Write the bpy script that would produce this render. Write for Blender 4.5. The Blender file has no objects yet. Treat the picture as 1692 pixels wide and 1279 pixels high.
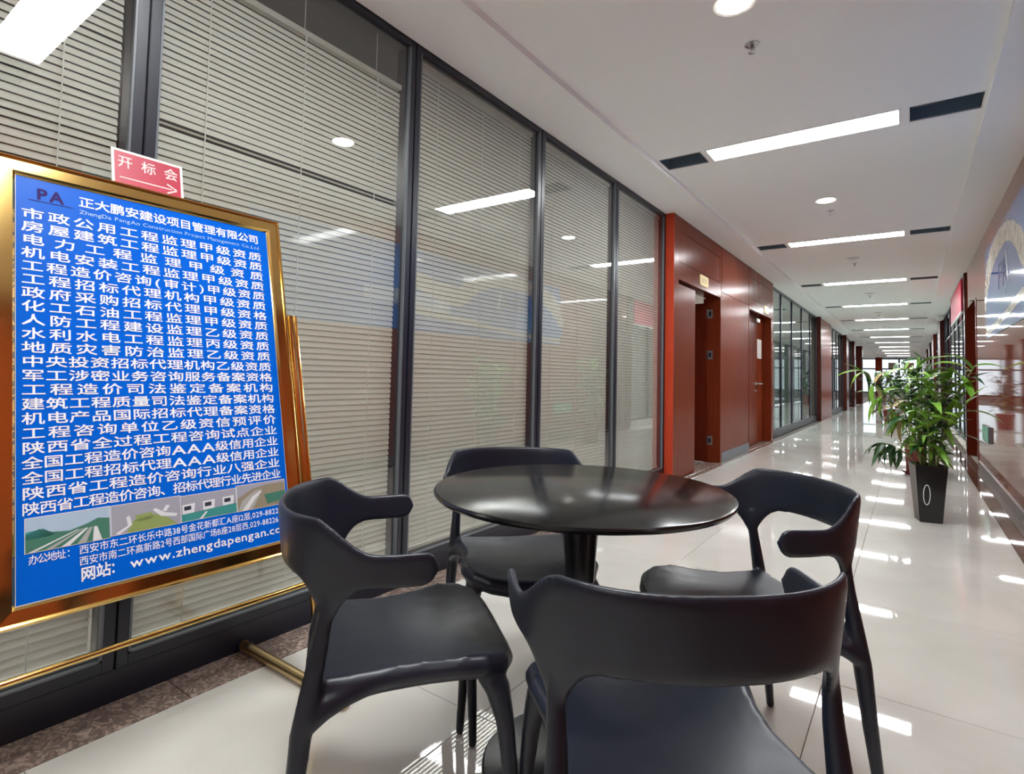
import bpy, bmesh, math, random
from mathutils import Vector, Matrix
C = bpy.context.scene.collection
D = bpy.data
sc = bpy.context.scene
PI = math.pi
R = math.radians
random.seed(7)

# ------------------------------------------------------------------ camera, world, exposure
yaw, pitch, roll = R(35.67), R(2.80), R(1.242)
fw = Vector((-math.sin(yaw)*math.cos(pitch), math.cos(yaw)*math.cos(pitch), math.sin(pitch)))
rt = Vector((math.cos(yaw), math.sin(yaw), 0)); up = rt.cross(fw)
r2 = rt*math.cos(roll)+up*math.sin(roll); u2 = -rt*math.sin(roll)+up*math.cos(roll)
cam = D.cameras.new('camera'); co = D.objects.new('camera', cam); C.objects.link(co)
cam.sensor_width = 36; cam.lens = 918.6/1692*36; cam.shift_y = -0.0392
cam.clip_start = .02; cam.clip_end = 400
m = Matrix((r2, u2, -fw)).transposed().to_4x4(); m.translation = (0, 0, 1.05); co.matrix_world = m
sc.camera = co
sc.view_settings.view_transform = 'Standard'; sc.view_settings.look = 'None'
sc.view_settings.gamma = 1; sc.view_settings.use_curve_mapping = False
sc.view_settings.exposure = 1.88
w = D.worlds.new('sky'); sc.world = w; w.use_nodes = True
w.node_tree.nodes['Background'].inputs[0].default_value = (.86, .93, 1, 1)
w.node_tree.nodes['Background'].inputs[1].default_value = .42
L_PANEL, L_SPOT, L_OFFICE = 16.5, 20.0, 16

def area(name, loc, sx, sy, e, col=(1, .96, .9)):
    l = D.lights.new(name, 'AREA'); l.shape = 'RECTANGLE'; l.size = sx; l.size_y = sy; l.energy = e; l.color = col
    o = D.objects.new(name, l); C.objects.link(o); o.location = loc; return o
for y in (-1.0, 1.6, 4.2): area('office_lamp', (-3.6, y, 2.66), .6, 1.6, L_OFFICE)
for y in (12.5, 16.5, 21.5): area('far_office_lamp', (-3.8, y, 2.66), .6, 2.2, 50, (.95, 1, 1))
area('small_office_lamp', (-3.6, 8.0, 2.66), .6, .6, 22)
for y in (13, 18, 23): area('right_office_lamp', (2.6, y, 2.66), .6, 2.2, 45, (.95, 1, 1))

# ------------------------------------------------------------------ material helpers
def mat(name, col=(.5, .5, .5), rough=.5, metal=0, spec=.5, emis=None, es=1, coat=0):
    m = D.materials.new(name); m.use_nodes = True; b = m.node_tree.nodes['Principled BSDF']
    b.inputs['Base Color'].default_value = (*col, 1); b.inputs['Roughness'].default_value = rough
    b.inputs['Metallic'].default_value = metal; b.inputs['Specular IOR Level'].default_value = spec
    b.inputs['Coat Weight'].default_value = coat; b.inputs['Coat Roughness'].default_value = .04
    if emis: b.inputs['Emission Color'].default_value = (*emis, 1); b.inputs['Emission Strength'].default_value = es
    return m
def vary(m, c1, c2, scale=(1, 1, 1), ns=4, detail=4, lo=.35, hi=.65, dist=0, bump=0, bs=None):
    nt = m.node_tree; N = nt.nodes; L = nt.links; b = N['Principled BSDF']
    tc = N.new('ShaderNodeTexCoord'); mp = N.new('ShaderNodeMapping'); mp.inputs['Scale'].default_value = scale
    no = N.new('ShaderNodeTexNoise'); no.inputs['Scale'].default_value = ns; no.inputs['Detail'].default_value = detail
    no.inputs['Distortion'].default_value = dist
    cr = N.new('ShaderNodeValToRGB'); cr.color_ramp.elements[0].position = lo; cr.color_ramp.elements[1].position = hi
    cr.color_ramp.elements[0].color = (*c1, 1); cr.color_ramp.elements[1].color = (*c2, 1)
    L.new(tc.outputs['Object'], mp.inputs[0]); L.new(mp.outputs[0], no.inputs['Vector'])
    L.new(no.outputs['Fac'], cr.inputs[0]); L.new(cr.outputs[0], b.inputs['Base Color'])
    if bump:
        bn = N.new('ShaderNodeBump'); bn.inputs['Strength'].default_value = bump; bn.inputs['Distance'].default_value = .002
        n2 = N.new('ShaderNodeTexNoise'); n2.inputs['Scale'].default_value = bs or ns
        L.new(tc.outputs['Object'], n2.inputs['Vector']); L.new(n2.outputs['Fac'], bn.inputs['Height']); L.new(bn.outputs[0], b.inputs['Normal'])
    return cr
M = {}
M['paint'] = mat('ceiling_paint', (.88, .88, .875), .75, spec=.2); vary(M['paint'], (.87, .87, .865), (.89, .89, .885), ns=.7)
M['paint2'] = mat('room_paint', (.7, .69, .66), .8, spec=.2)
M['vent'] = mat('vent_metal', (.75, .75, .75), .4)
M['dark_void'] = mat('vent_inside', (.13, .18, .23), .5)
M['tile'] = mat('polished_cream_tile', (.5, .45, .38), .025, spec=.5)
cr = vary(M['tile'], (.58, .565, .52), (.66, .645, .60), (1, 1, 1), 2.2, 8, .3, .7, .8)
M['grout'] = mat('grout', (.22, .20, .17), .7)
M['brown'] = mat('brown_marble', (.12, .08, .06), .10, spec=.6)
vary(M['brown'], (.19, .14, .12), (.60, .48, .40), (1, 1, 1), 38, 8, .45, .78, 1.6)
M['brown2'] = mat('pale_marble', (.3, .25, .2), .03, spec=.25); vary(M['brown2'], (.11, .07, .052), (.19, .13, .10), ns=14, detail=6)
M['alu'] = mat('dark_aluminium', (.010, .013, .025), .32, spec=.6)
M['alu2'] = mat('grey_aluminium', (.13, .15, .17), .35, spec=.6)
M['steel'] = mat('brushed_steel', (.6, .6, .58), .3, metal=1)
M['chrome'] = mat('sprinkler_metal', (.45, .45, .46), .3, metal=1)
M['gold'] = mat('polished_gold', (.86, .58, .20), .12, metal=1)
M['gold_dull'] = mat('brushed_gold', (.62, .46, .24), .3, metal=1)
M['red_line'] = mat('gold_plate', (.75, .62, .30), .35, metal=.6)
M['blk'] = mat('black_plastic', (.010, .0125, .020), .36, spec=.45)
vary(M['blk'], (.0085, .011, .020), (.012, .016, .028), ns=3, bump=.06, bs=260)
M['table'] = mat('black_lacquer', (.009, .009, .009), .15, spec=.3)
M['table_metal'] = mat('black_metal', (.010, .012, .018), .28, spec=.5)
def wood(name, a, b, rough=.22):
    m = mat(name, a, rough); m.node_tree.nodes['Principled BSDF'].inputs['IOR'].default_value = 1.16; vary(m, a, b, (26, 26, .45), 5, 6, .2, .8, .15); return m
M['wood'] = wood('cherry_veneer', (.13, .018, .008), (.24, .045, .015))
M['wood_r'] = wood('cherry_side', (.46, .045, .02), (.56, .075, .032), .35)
M['wood_d'] = wood('dark_cherry_veneer', (.085, .010, .005), (.15, .022, .008))
M['wood_w'] = wood('glossy_cherry_wall', (.20, .046, .022), (.30, .075, .036), .035)
M['wood_w'].node_tree.nodes['Principled BSDF'].inputs['IOR'].default_value = 1.5
M['wood_w'].node_tree.nodes['Principled BSDF'].inputs['Specular IOR Level'].default_value = .5
M['col'] = wood('dark_column_veneer', (.045, .012, .010), (.075, .02, .014))
def slatmat():
    m = D.materials.new('blind_slat'); m.use_nodes = True; nt = m.node_tree; N = nt.nodes; L = nt.links
    b = N['Principled BSDF']; b.inputs['Base Color'].default_value = (.74, .72, .66, 1); b.inputs['Roughness'].default_value = .6
    t = N.new('ShaderNodeBsdfTranslucent'); t.inputs[0].default_value = (.62, .58, .50, 1)
    x = N.new('ShaderNodeMixShader'); x.inputs[0].default_value = .42
    L.new(b.outputs[0], x.inputs[1]); L.new(t.outputs[0], x.inputs[2]); L.new(x.outputs[0], N['Material Output'].inputs[0]); return m
M['slat'] = slatmat()
M['cord'] = mat('blind_cord', (.75, .73, .68), .7)
def glass(name, tint, ior=1.5, base=0.0):
    m = D.materials.new(name); m.use_nodes = True; nt = m.node_tree; N = nt.nodes; L = nt.links; N.remove(N['Principled BSDF'])
    t = N.new('ShaderNodeBsdfTransparent'); t.inputs[0].default_value = (*tint, 1)
    g = N.new('ShaderNodeBsdfGlossy'); g.inputs['Roughness'].default_value = 0.0
    f = N.new('ShaderNodeFresnel'); ge = N.new('ShaderNodeNewGeometry')   # same reflectance from either side of the thin pane
    io = N.new('ShaderNodeMapRange'); io.inputs['To Min'].default_value = ior; io.inputs['To Max'].default_value = 1/ior
    L.new(ge.outputs['Backfacing'], io.inputs['Value']); L.new(io.outputs[0], f.inputs[0])
    ml = N.new('ShaderNodeMath'); ml.operation = 'MULTIPLY_ADD'; ml.inputs[1].default_value = 1.0; ml.inputs[2].default_value = base; ml.use_clamp = True
    x = N.new('ShaderNodeMixShader'); L.new(f.outputs[0], ml.inputs[0]); L.new(ml.outputs[0], x.inputs[0])
    L.new(t.outputs[0], x.inputs[1]); L.new(g.outputs[0], x.inputs[2]); L.new(x.outputs[0], N['Material Output'].inputs[0]); return m
M['glass'] = glass('partition_glass', (.93, .955, .95), 1.5, .06)
M['glass_far'] = glass('far_partition_glass', (.78, .86, .84), 1.6, .10)
M['glass_end'] = glass('end_window_glass', (.95, .97, .97), 1.45)
def emat(name, col, s):
    return mat(name, col, .5, emis=col, es=s)
M['lamp'] = emat('lit_diffuser', (.965, .985, 1), L_PANEL)
M['spot'] = emat('lit_downlight', (1, .94, .82), L_SPOT)
M['spot_off'] = mat('unlit_downlight', (.42, .41, .39), .4)
M['trimw'] = mat('white_trim', (.75, .74, .72), .4)
M['blue'] = mat('printed_blue', (.001, .125, .66), .3, spec=.08)
M['white'] = mat('printed_white', (.90, .94, 1.0), .4)
M['cyan'] = mat('printed_pale_blue', (.40, .62, .85), .35)
M['navy'] = mat('printed_purple', (.03, .012, .13), .5, spec=.1)
M['redp'] = mat('printed_red', (.45, .012, .045), .4)
M['banner'] = mat('banner_red', (.62, .01, .06), .45)
M['paper'] = mat('white_paper', (.80, .78, .74), .6)
M['pink'] = mat('pale_lettering', (.85, .62, .60), .5)
M['pot'] = mat('dark_glazed_pot', (.012, .014, .015), .16, spec=.55)
M['soil'] = mat('soil', (.03, .02, .014), .9)
M['redpot'] = mat('red_brown_pot', (.14, .012, .01), .25)
M['stem'] = mat('green_stem', (.10, .17, .035), .5); vary(M['stem'], (.08, .15, .03), (.24, .26, .09), (1, 1, 8), 6)
M['leaf'] = mat('bright_leaf', (.07, .20, .02), .4); vary(M['leaf'], (.09, .26, .02), (.27, .48, .06), ns=9)
M['leaf_d'] = mat('dark_leaf', (.02, .08, .02), .38); vary(M['leaf_d'], (.014, .055, .016), (.035, .12, .03), ns=9)
M['leaf_y'] = mat('yellowed_leaf', (.42, .34, .14), .55)
M['leaf_t'] = mat('far_leaf', (.02, .045, .018), .5)
M['green'] = mat('sign_green', (.06, .50, .27), .3)
M['carpet'] = mat('office_floor', (.40, .38, .34), .4)
M['desk'] = mat('desk_dark', (.05, .06, .065), .4)
M['sheer'] = None

# ------------------------------------------------------------------ geometry helpers
def obj(name, me, m=None, parent=None, smooth=False):
    o = D.objects.new(name, me); C.objects.link(o)
    if m is not None and len(me.materials) == 0: me.materials.append(m)
    if parent is not None: o.parent = parent
    if smooth:
        for p in me.polygons: p.use_smooth = True
    return o
def empty(name, loc=(0, 0, 0), rz=0):
    o = D.objects.new(name, None); C.objects.link(o); o.location = loc; o.rotation_euler = (0, 0, rz); o.empty_display_size = .1; return o
def tag(o, label=None, cat=None, group=None, kind=None):
    if label: o['label'] = label
    if cat: o['category'] = cat
    if group: o['group'] = group
    if kind: o['kind'] = kind
    return o
class MB:
    def __init__(s): s.v = []; s.f = []
    def box(s, x0, y0, z0, x1, y1, z1):
        b = len(s.v)
        s.v += [(x0, y0, z0), (x1, y0, z0), (x1, y1, z0), (x0, y1, z0), (x0, y0, z1), (x1, y0, z1), (x1, y1, z1), (x0, y1, z1)]
        s.f += [tuple(b+i for i in q) for q in ((0, 3, 2, 1), (4, 5, 6, 7), (0, 1, 5, 4), (1, 2, 6, 5), (2, 3, 7, 6), (3, 0, 4, 7))]
        return s
    def add(s, vs, fs):
        b = len(s.v); s.v += [tuple(v) for v in vs]; s.f += [tuple(b+i for i in q) for q in fs]; return s
    def tube(s, pts, rad, n=10, sq=None):
        pts = [Vector(p) for p in pts]; k = len(pts)
        if not isinstance(rad, (list, tuple)): rad = [rad]*k
        b = len(s.v); ref = None
        for i, p in enumerate(pts):
            d = (pts[min(i+1, k-1)]-pts[max(i-1, 0)]).normalized()
            if ref is None: ref = Vector((1, 0, 0)) if abs(d.x) < .9 else Vector((0, 1, 0))
            a = (ref-d*ref.dot(d)).normalized(); c = d.cross(a); ref = a
            for j in range(n):
                t = 2*PI*j/n; r_ = rad[i]
                s.v.append(tuple(p+(a*math.cos(t)+c*math.sin(t))*r_))
        for i in range(k-1):
            for j in range(n):
                q = (j+1) % n; s.f.append((b+i*n+j, b+i*n+q, b+(i+1)*n+q, b+(i+1)*n+j))
        s.f.append(tuple(b+j for j in reversed(range(n)))); s.f.append(tuple(b+(k-1)*n+j for j in range(n))); return s
    def lathe(s, prof, n=32, c=(0, 0)):
        b = len(s.v); k = len(prof)
        for r_, z in prof:
            for j in range(n):
                t = 2*PI*j/n; s.v.append((c[0]+r_*math.cos(t), c[1]+r_*math.sin(t), z))
        for i in range(k-1):
            for j in range(n):
                q = (j+1) % n; s.f.append((b+i*n+j, b+i*n+q, b+(i+1)*n+q, b+(i+1)*n+j))
        s.f.append(tuple(b+j for j in reversed(range(n)))); s.f.append(tuple(b+(k-1)*n+j for j in range(n))); return s
    def me(s, name):
        m = D.meshes.new(name); m.from_pydata(s.v, [], s.f); m.update(); return m
    def build(s, name, m, parent=None, smooth=False, bev=0):
        me = s.me(name)
        if bev:
            bm = bmesh.new(); bm.from_mesh(me); bmesh.ops.bevel(bm, geom=bm.edges[:], offset=bev, segments=2, affect='EDGES', clamp_overlap=True)
            bm.to_mesh(me); bm.free()
        o = obj(name, me, m, parent, smooth)
        if smooth:
            try: me.set_sharp_from_angle(angle=R(38))
            except Exception: pass
        return o
def box(name, x0, y0, z0, x1, y1, z1, m, parent=None, bev=0): return MB().box(x0, y0, z0, x1, y1, z1).build(name, m, parent, bev=bev)
def struct(name, o=None): o['kind'] = 'structure'; return o
def sbox(name, *a, **k): return struct(name, box(name, *a, **k))

XL = -2.035      # face of the glass partition
XW = -1.942      # face of the timber partition
XR = .69         # face of right-hand wall
ZS, ZC = 2.73, 2.77
# ------------------------------------------------------------------ floor: tiles
fl = sbox('floor', -7, -5, -.12, 4.6, 60, -.008, M['grout'])
def pieces(parent, name, rects, m, z0=-.008, z1=0, tilt=.0):
    cache = {}
    for (x0, y0, x1, y1) in rects:
        sx, sy = round(x1-x0, 3), round(y1-y0, 3); key = (sx, sy)
        if key not in cache:
            b = MB().box(-sx/2, -sy/2, 0, sx/2, sy/2, z1-z0).me(name); b.materials.append(m)
            bm = bmesh.new(); bm.from_mesh(b); bmesh.ops.bevel(bm, geom=[e for e in bm.edges if all(v.co.z > .001 for v in e.verts)], offset=.0012, segments=1, affect='EDGES'); bm.to_mesh(b); bm.free()
            cache[key] = b
        o = D.objects.new(name, cache[key]); C.objects.link(o); o.parent = parent
        o.location = ((x0+x1)/2, (y0+y1)/2, z0); o.rotation_euler = (random.uniform(-tilt, tilt), random.uniform(-tilt, tilt), 0)
xs = [-1.87, -1.09, -.262, .53]; Y0 = 1.385; P = .897; g = .0012
rows = [(Y0+P*k, Y0+P*(k+1)) for k in range(-5, 29)]
rects = [(xs[i]+g, a+g, xs[i+1]-g, b-g) for a, b in rows for i in range(3)]
pieces(fl, 'tile', rects, M['tile'], tilt=.0007)
yN = rows[-1][1]
b = MB()
k = 0
while yN+P*k < 48:
    for i in range(3): b.box(xs[i]+g, yN+P*k+g, -.008, xs[i+1]-g, min(yN+P*(k+1), 48)-g, 0)
    k += 1
tag(b.build('far_tile', M['tile'], fl), kind='stuff')
b = MB()
for k in range(24):
    for i in range(4): b.box(-6.0+i*.85, 27.2+k*P, -.008, -6.0+(i+1)*.85-.003, 27.2+(k+1)*P-.003, 0)
tag(b.build('lobby_tile', M['tile'], fl), kind='stuff')
# brown marble borders left and right
lb = []; rb = []
yy = -3.9
while yy < 27:
    if yy < 5.4: lb.append((-2.14, yy+g, -1.872, yy+1.198-g))
    else: lb.append((-1.94, yy+g, -1.872, yy+1.198-g))
    rb.append((.532, yy+g, .62, yy+1.198-g)); yy += 1.2
M['brown_r'] = mat('dark_red_marble', (.12, .06, .045), .02, spec=.3); vary(M['brown_r'], (.08, .04, .028), (.20, .12, .09), ns=30, detail=7, dist=1)
pieces(fl, 'marble_border', lb, M['brown'], tilt=.0004)
pieces(fl, 'marble_border', rb, M['brown_r'], tilt=.0004)
pieces(fl, 'pale_border', [(.622, -3.9+3*k, .70, -3.9+3*k+2.998) for k in range(11)], M['brown2'])
pieces(fl, 'threshold', [(-2.14, 5.68, -1.95, 7.2), (-2.14, 8.72, -1.95, 10.38)], M['brown'])

# ------------------------------------------------------------------ ceiling with recessed strips
LY = [-6.2, -2.69, .81, 4.31, 7.77, 11.28, 14.83, 18.3, 21.85, 25.5, 29.1, 32.8, 36.6, 40.3, 43.9]
ce = MB()
y = -5
for ly in LY[1:]:
    a, b_ = ly-.13, ly+.13
    ce.box(-1.635, y, ZC, .39, a, ZC+.12)
    ce.box(-1.635, a, ZC, -1.62, b_, ZC+.12); ce.box(-1.28, a, ZC, -1.25, b_, ZC+.12); ce.box(-.035, a, ZC, .005, b_, ZC+.12); ce.box(.382, a, ZC, .39, b_, ZC+.12)
    y = b_
ce.box(-1.635, y, ZC, .39, 48.2, ZC+.12)
struct('ceiling', ce.build('ceiling', M['paint']))
sf = MB().box(-2.14, -5, ZS, -1.635, 48.2, ZS+.2)
struct('ceiling', sf.build('ceiling', M['paint']))
sf = MB().box(.39, -5, ZS, .84, 48.2, ZS+.2)
struct('ceiling', sf.build('ceiling', M['paint']))
ld = MB().box(-6.2, 27, ZS, -2.14, 48.2, ZS+.2)
struct('ceiling', ld.build('ceiling', M['paint']))
# cover above the recesses
for i, ly in enumerate(LY[1:]):
    n = i
    # lights
    where = ['behind the viewer', 'just overhead by the easel', 'nearest in view above the black table, largest and brightest', 'second from the viewer, above the first doorway', 'third from the viewer, between two sprinkler heads', 'fourth from the viewer along the ceiling', 'fifth from the viewer along the ceiling', 'sixth from the viewer along the ceiling', 'seventh from the viewer along the ceiling', 'eighth from the viewer along the ceiling', 'ninth from the viewer along the ceiling', 'tenth from the viewer, small in the distance', 'eleventh from the viewer, tiny near the end window', 'last strip before the end window'][n]
    t = tag(empty('ceiling_light', (-.6425, ly, ZC)), 'long white glowing strip light, '+where, 'ceiling light', 'strip lights along the corridor ceiling')
    MB().box(-.6075, -.128, -.002, .6075, -.115, .06).box(-.6075, .115, -.002, .6075, .128, .06).box(-.6075, -.115, -.002, -.597, .115, .06).box(.597, -.115, -.002, .6075, .115, .06).build('frame', M['trimw'], t)
    box('diffuser', -.597, -.115, .004, .597, .115, .05, M['lamp'], t)
    for x0, x1, side in ((-1.62, -1.28, 'left'), (.005, .382, 'right')):
        t = tag(empty('ceiling_vent', ((x0+x1)/2, ly, ZC)), 'dark slot vent left of strip light %s' % where.split(',')[0].replace(' along the ceiling', '') if side == 'left' else 'dark slot vent right of strip light %s' % where.split(',')[0].replace(' along the ceiling', ''), 'vent', 'dark slot vents beside the strip lights')
        hw = (x1-x0)/2
        MB().box(-hw, -.13, .10, hw, .13, .115).box(-hw, -.13, 0.004, -hw+.004, .13, .11).box(hw-.004, -.13, 0.004, hw, .13, .11).box(-hw, -.13, .004, hw, -.124, .11).box(-hw, .124, .004, hw, .13, .11).build('duct_box', M['dark_void'], t)
        MB().box(-hw, -.13, -.002, hw, -.122, .006).box(-hw, .122, -.002, hw, .13, .006).box(-hw, -.122, -.002, -hw+.008, .122, .006).box(hw-.008, -.122, -.002, hw, .122, .006).build('frame', M['vent'], t)
        if n < 6: box('damper_blade', -hw+.02, -.02, .05, hw-.02 if side == 'left' else 0, .03, .056, M['desk'], t)
# downlights
for i, (y, on) in enumerate(((-.85, 1), (2.58, 1), (5.98, 1), (9.03, 0), (12.8, 0), (16.4, 0))):
    lab = ['round glowing downlight behind the viewer', 'large round glowing downlight nearest the top edge', 'small round glowing downlight between first and second strip lights', 'unlit round downlight before the third strip light', 'faint unlit round downlight before the fourth strip light', 'faint unlit round downlight before the fifth strip light'][i]
    t = tag(empty('downlight', (-.64, y, ZC)), lab, 'downlight', 'round downlights in the corridor ceiling')
    MB().lathe([(.076, -.001), (.092, -.004), (.092, .0), (.076, .0)], 36).build('trim_ring', M['trimw'], t, True)
    MB().lathe([(0.001, -.003), (.074, -.003), (.076, 0), (.001, .0)], 36).build('lens', M['spot'] if on else M['spot_off'], t)
# sprinklers
for i, y in enumerate((2.96, 6.36, 9.41, 13.1, 17.0, 20.6)):
    lab = ['chrome sprinkler head just below the large downlight, nearest the viewer', 'chrome sprinkler head under the small lit downlight', 'chrome sprinkler head before the third strip light', 'chrome sprinkler head between third and fourth strip lights', 'tiny sprinkler head before the fifth strip light', 'tiny sprinkler head before the seventh strip light'][i]
    t = tag(empty('sprinkler', (-.645, y, ZC)), lab, 'sprinkler', 'sprinkler heads in the corridor ceiling')
    MB().lathe([(.001, -.004), (.02, -.004), (.036, -.002), (.038, 0), (.001, 0)], 24).build('ceiling_plate', M['chrome'], t, True)
    b = MB().lathe([(.009, -.004), (.009, -.018), (.005, -.02), (.005, -.038)], 12)
    for s in (-1, 1): b.tube([(0, 0, -.014), (.011*s, 0, -.022), (.010*s, 0, -.034), (0, 0, -.041)], .0016, 6)
    b.build('nozzle', M['chrome'], t, True)
    MB().lathe([(.001, -.045), (.018, -.043), (.018, -.041), (.001, -.041)], 16).build('deflector', M['chrome'], t)

# ------------------------------------------------------------------ left glass partition
wy = [-3.0, -1.67, -.464, .74, 1.945, 3.14, 4.335, 5.50]
cache = {}
def slat_mesh(wd, tilt):
    k = (round(wd, 3), round(tilt, 2))
    if k not in cache:
        vs = []; n = 5
        for i in range(n):
            t = -1+2*i/(n-1); s_ = t*.0125; bow = .0022*(1-t*t)
            cx, cz = bow*math.cos(tilt)+s_*math.sin(tilt), bow*math.sin(tilt)*0-s_*math.cos(tilt)+bow*math.sin(tilt)
            vs += [(cx, -wd/2, cz), (cx, wd/2, cz)]
        me = D.meshes.new('slat'); me.from_pydata(vs, [], [(2*i, 2*i+1, 2*i+3, 2*i+2) for i in range(n-1)])
        for p in me.polygons: p.use_smooth = True
        me.materials.append(M['slat']); cache[k] = me
    return cache[k]
blind_lab = ['', '', 'bright horizontal slat blind in the leftmost pane behind the easel', 'grey slat blind hung low under a dark gap, right of the easel', 'warm grey slat blind behind the middle pane', 'warm grey slat blind in the pane behind the round table', 'narrow looking slat blind in the pane beside the red timber edge']
for i in range(7):
    y0, y1 = wy[i], wy[i+1]; c = (y0+y1)/2; hw = (y1-y0)/2
    if i < 1: continue
    t = empty('window_%d' % i, (XL, c, 0)); t['kind'] = 'structure'
    b = MB(); f = .032; a = hw-.0035
    b.box(-.10, -a, .10, 0, -a+f, ZS).box(-.10, a-f, .10, 0, a, ZS).box(-.10, -a+f, ZS-.035, 0, a-f, ZS).box(-.10, -a+f, .10, 0, a-f, .135)
    b.box(-.105, -hw, .1, -.012, -a, ZS).box(-.105, a, .1, -.012, hw, ZS)
    b.build('window_frame', M['alu'], t, bev=.002)
    MB().box(-.016, -a+f, .135, .001, -a+f+.007, ZS-.035).box(-.016, a-f-.007, .135, .001, a-f, ZS-.035).box(-.016, -a+f, .135, .001, a-f, .141).build('glazing_bead', M['alu2'], t)
    box('pane', -.017, -a+f, .135, -.013, a-f, ZS-.035, M['glass'], t)
    if i < 2: continue
    ztop = 2.47 if i == 3 else 2.665
    bw = 2*(a-f)-.045
    bl = tag(empty('window_blind', (XL-.055, c, 0)), blind_lab[i], 'blind', 'slat blinds inside the glass partition')
    box('headrail', -.014, -bw/2, ztop, .014, bw/2, ztop+.025, M['slat'], bl)
    box('bottom_rail', -.012, -bw/2, .145, .012, bw/2, .16, M['slat'], bl)
    b = MB()
    for q in (-.36, 0.0, .36): b.tube([(.015, q*bw+.0, .15), (.015, q*bw, ztop)], .0022, 5)
    b.build('cord', M['cord'], bl)
    if i == 3:
        b = MB()
        for q in (-.36, 0.0, .36): b.tube([(.0, q*bw+.0, ztop+.02), (.0, q*bw, ZS-.04)], .0016, 5)
        b.build('lift_cord', M['cord'], bl)
    z = .176; k = 0; pitch_ = .0252; joined = MB()
    base_t = R(17) if i > 2 else R(20)
    while z < ztop-.006:
        tl = base_t
        dz = 0
        if i == 3:
            for zg in (1.885, 1.70):
                if abs(z-zg) < .012: tl = R(86)
        tl += random.uniform(-.03, .03)
        if i <= 4:
            o = D.objects.new('slat', slat_mesh(bw, round(tl, 1) if tl < 1 else 1.5)); C.objects.link(o); o.parent = bl
            o.location = (0, 0, z); o.rotation_euler = (random.uniform(-.0012, .0012), 0, 0)
        else:
            mm = slat_mesh(bw, round(tl, 1)); joined.add([(v.co.x, v.co.y, v.co.z+z) for v in mm.vertices], [tuple(p.vertices) for p in mm.polygons])
        z += pitch_; k += 1
    if i > 4: tag(joined.build('slats', M['slat'], bl, True), kind='stuff')
sbox('baseboard_left', -2.14, -4, 0, XL, 5.5, .10, M['alu'], bev=.002)
sbox('wall_left_rear', -2.14, -5, 0, XL, wy[1], ZS, M['wood_w'])
sbox('trim_1', -2.14, -1.7, ZS-.002, XL+.004, 5.5, ZS+.006, M['alu'])
# office behind the glass
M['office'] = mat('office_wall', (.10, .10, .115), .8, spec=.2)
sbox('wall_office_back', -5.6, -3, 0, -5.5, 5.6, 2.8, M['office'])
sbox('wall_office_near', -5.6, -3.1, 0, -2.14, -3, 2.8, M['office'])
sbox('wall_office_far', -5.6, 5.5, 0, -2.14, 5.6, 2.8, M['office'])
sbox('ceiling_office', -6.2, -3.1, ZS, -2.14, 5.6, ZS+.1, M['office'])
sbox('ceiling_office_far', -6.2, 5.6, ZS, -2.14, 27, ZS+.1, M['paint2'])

# ------------------------------------------------------------------ timber partition with two doorways
def yz_prism(name, pts, x0, x1, m, parent=None):
    n = len(pts); vs = [(x0, y, z) for y, z in pts]+[(x1, y, z) for y, z in pts]
    me = D.meshes.new(name); me.from_pydata(vs, [], [tuple(range(n)), tuple(reversed(range(n, 2*n)))]+[(i, n+i, n+(i+1) % n, (i+1) % n) for i in range(n)])
    bm = bmesh.new(); bm.from_mesh(me); bmesh.ops.recalc_face_normals(bm, faces=bm.faces[:]); bm.to_mesh(me); bm.free()
    return obj(name, me, m, parent)
tw = empty('wall_left_timber', (0, 0, 0)); tw['kind'] = 'structure'
xb = -2.12
# near pier: bright red edge side strip, front strip
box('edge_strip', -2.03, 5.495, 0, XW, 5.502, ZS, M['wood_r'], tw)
box('pier', xb, 5.502, 0, XW, 5.64, ZS, M['wood'], tw)
def header(y0, y1, z0, zp0, zp1, py0, py1):
    # framed overdoor panel with a recessed joint round it
    box('header_board', xb, y0, z0, XW-.012, y1, ZS, M['wood_d'], tw)
    b = MB(); j = .006
    b.box(XW-.012, y0, z0, XW, y1, zp0-j).box(XW-.012, y0, zp1+j, XW, y1, ZS).box(XW-.012, y0, zp0-j, XW, py0-j, zp1+j).box(XW-.012, py1+j, zp0-j, XW, y1, zp1+j)
    b.build('header_frame', M['wood'], tw)
    box('header_panel', XW-.012, py0, zp0, XW-.001, py1, zp1, M['wood'], tw, bev=.001)
header(5.64, 7.23, 2.07, 2.26, 2.575, 5.66, 7.17)
header(8.72, 10.40, 2.10, 2.27, 2.58, 8.80, 10.33)
box('wall_panel', xb, 7.25, .12, XW, 8.70, 2.145, M['wood'], tw, bev=.002)
box('wall_panel', xb, 7.25, 2.151, XW, 8.70, ZS, M['wood'], tw, bev=.002)
box('kick_strip', xb, 7.25, 0, XW+.006, 8.70, .12, M['alu2'], tw)
box('door_jamb', xb-.03, 7.19, 0, XW+.004, 7.25, 2.07, M['wood'], tw)
box('door_jamb', xb-.03, 8.70, 0, XW+.004, 8.72, 2.10, M['wood'], tw)
box('door_jamb', xb-.03, 10.33, 0, XW+.002, 10.40, 2.10, M['wood'], tw)
box('end_pier', xb, 10.40, 0, XW, 10.5, ZS, M['wood'], tw)
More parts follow.
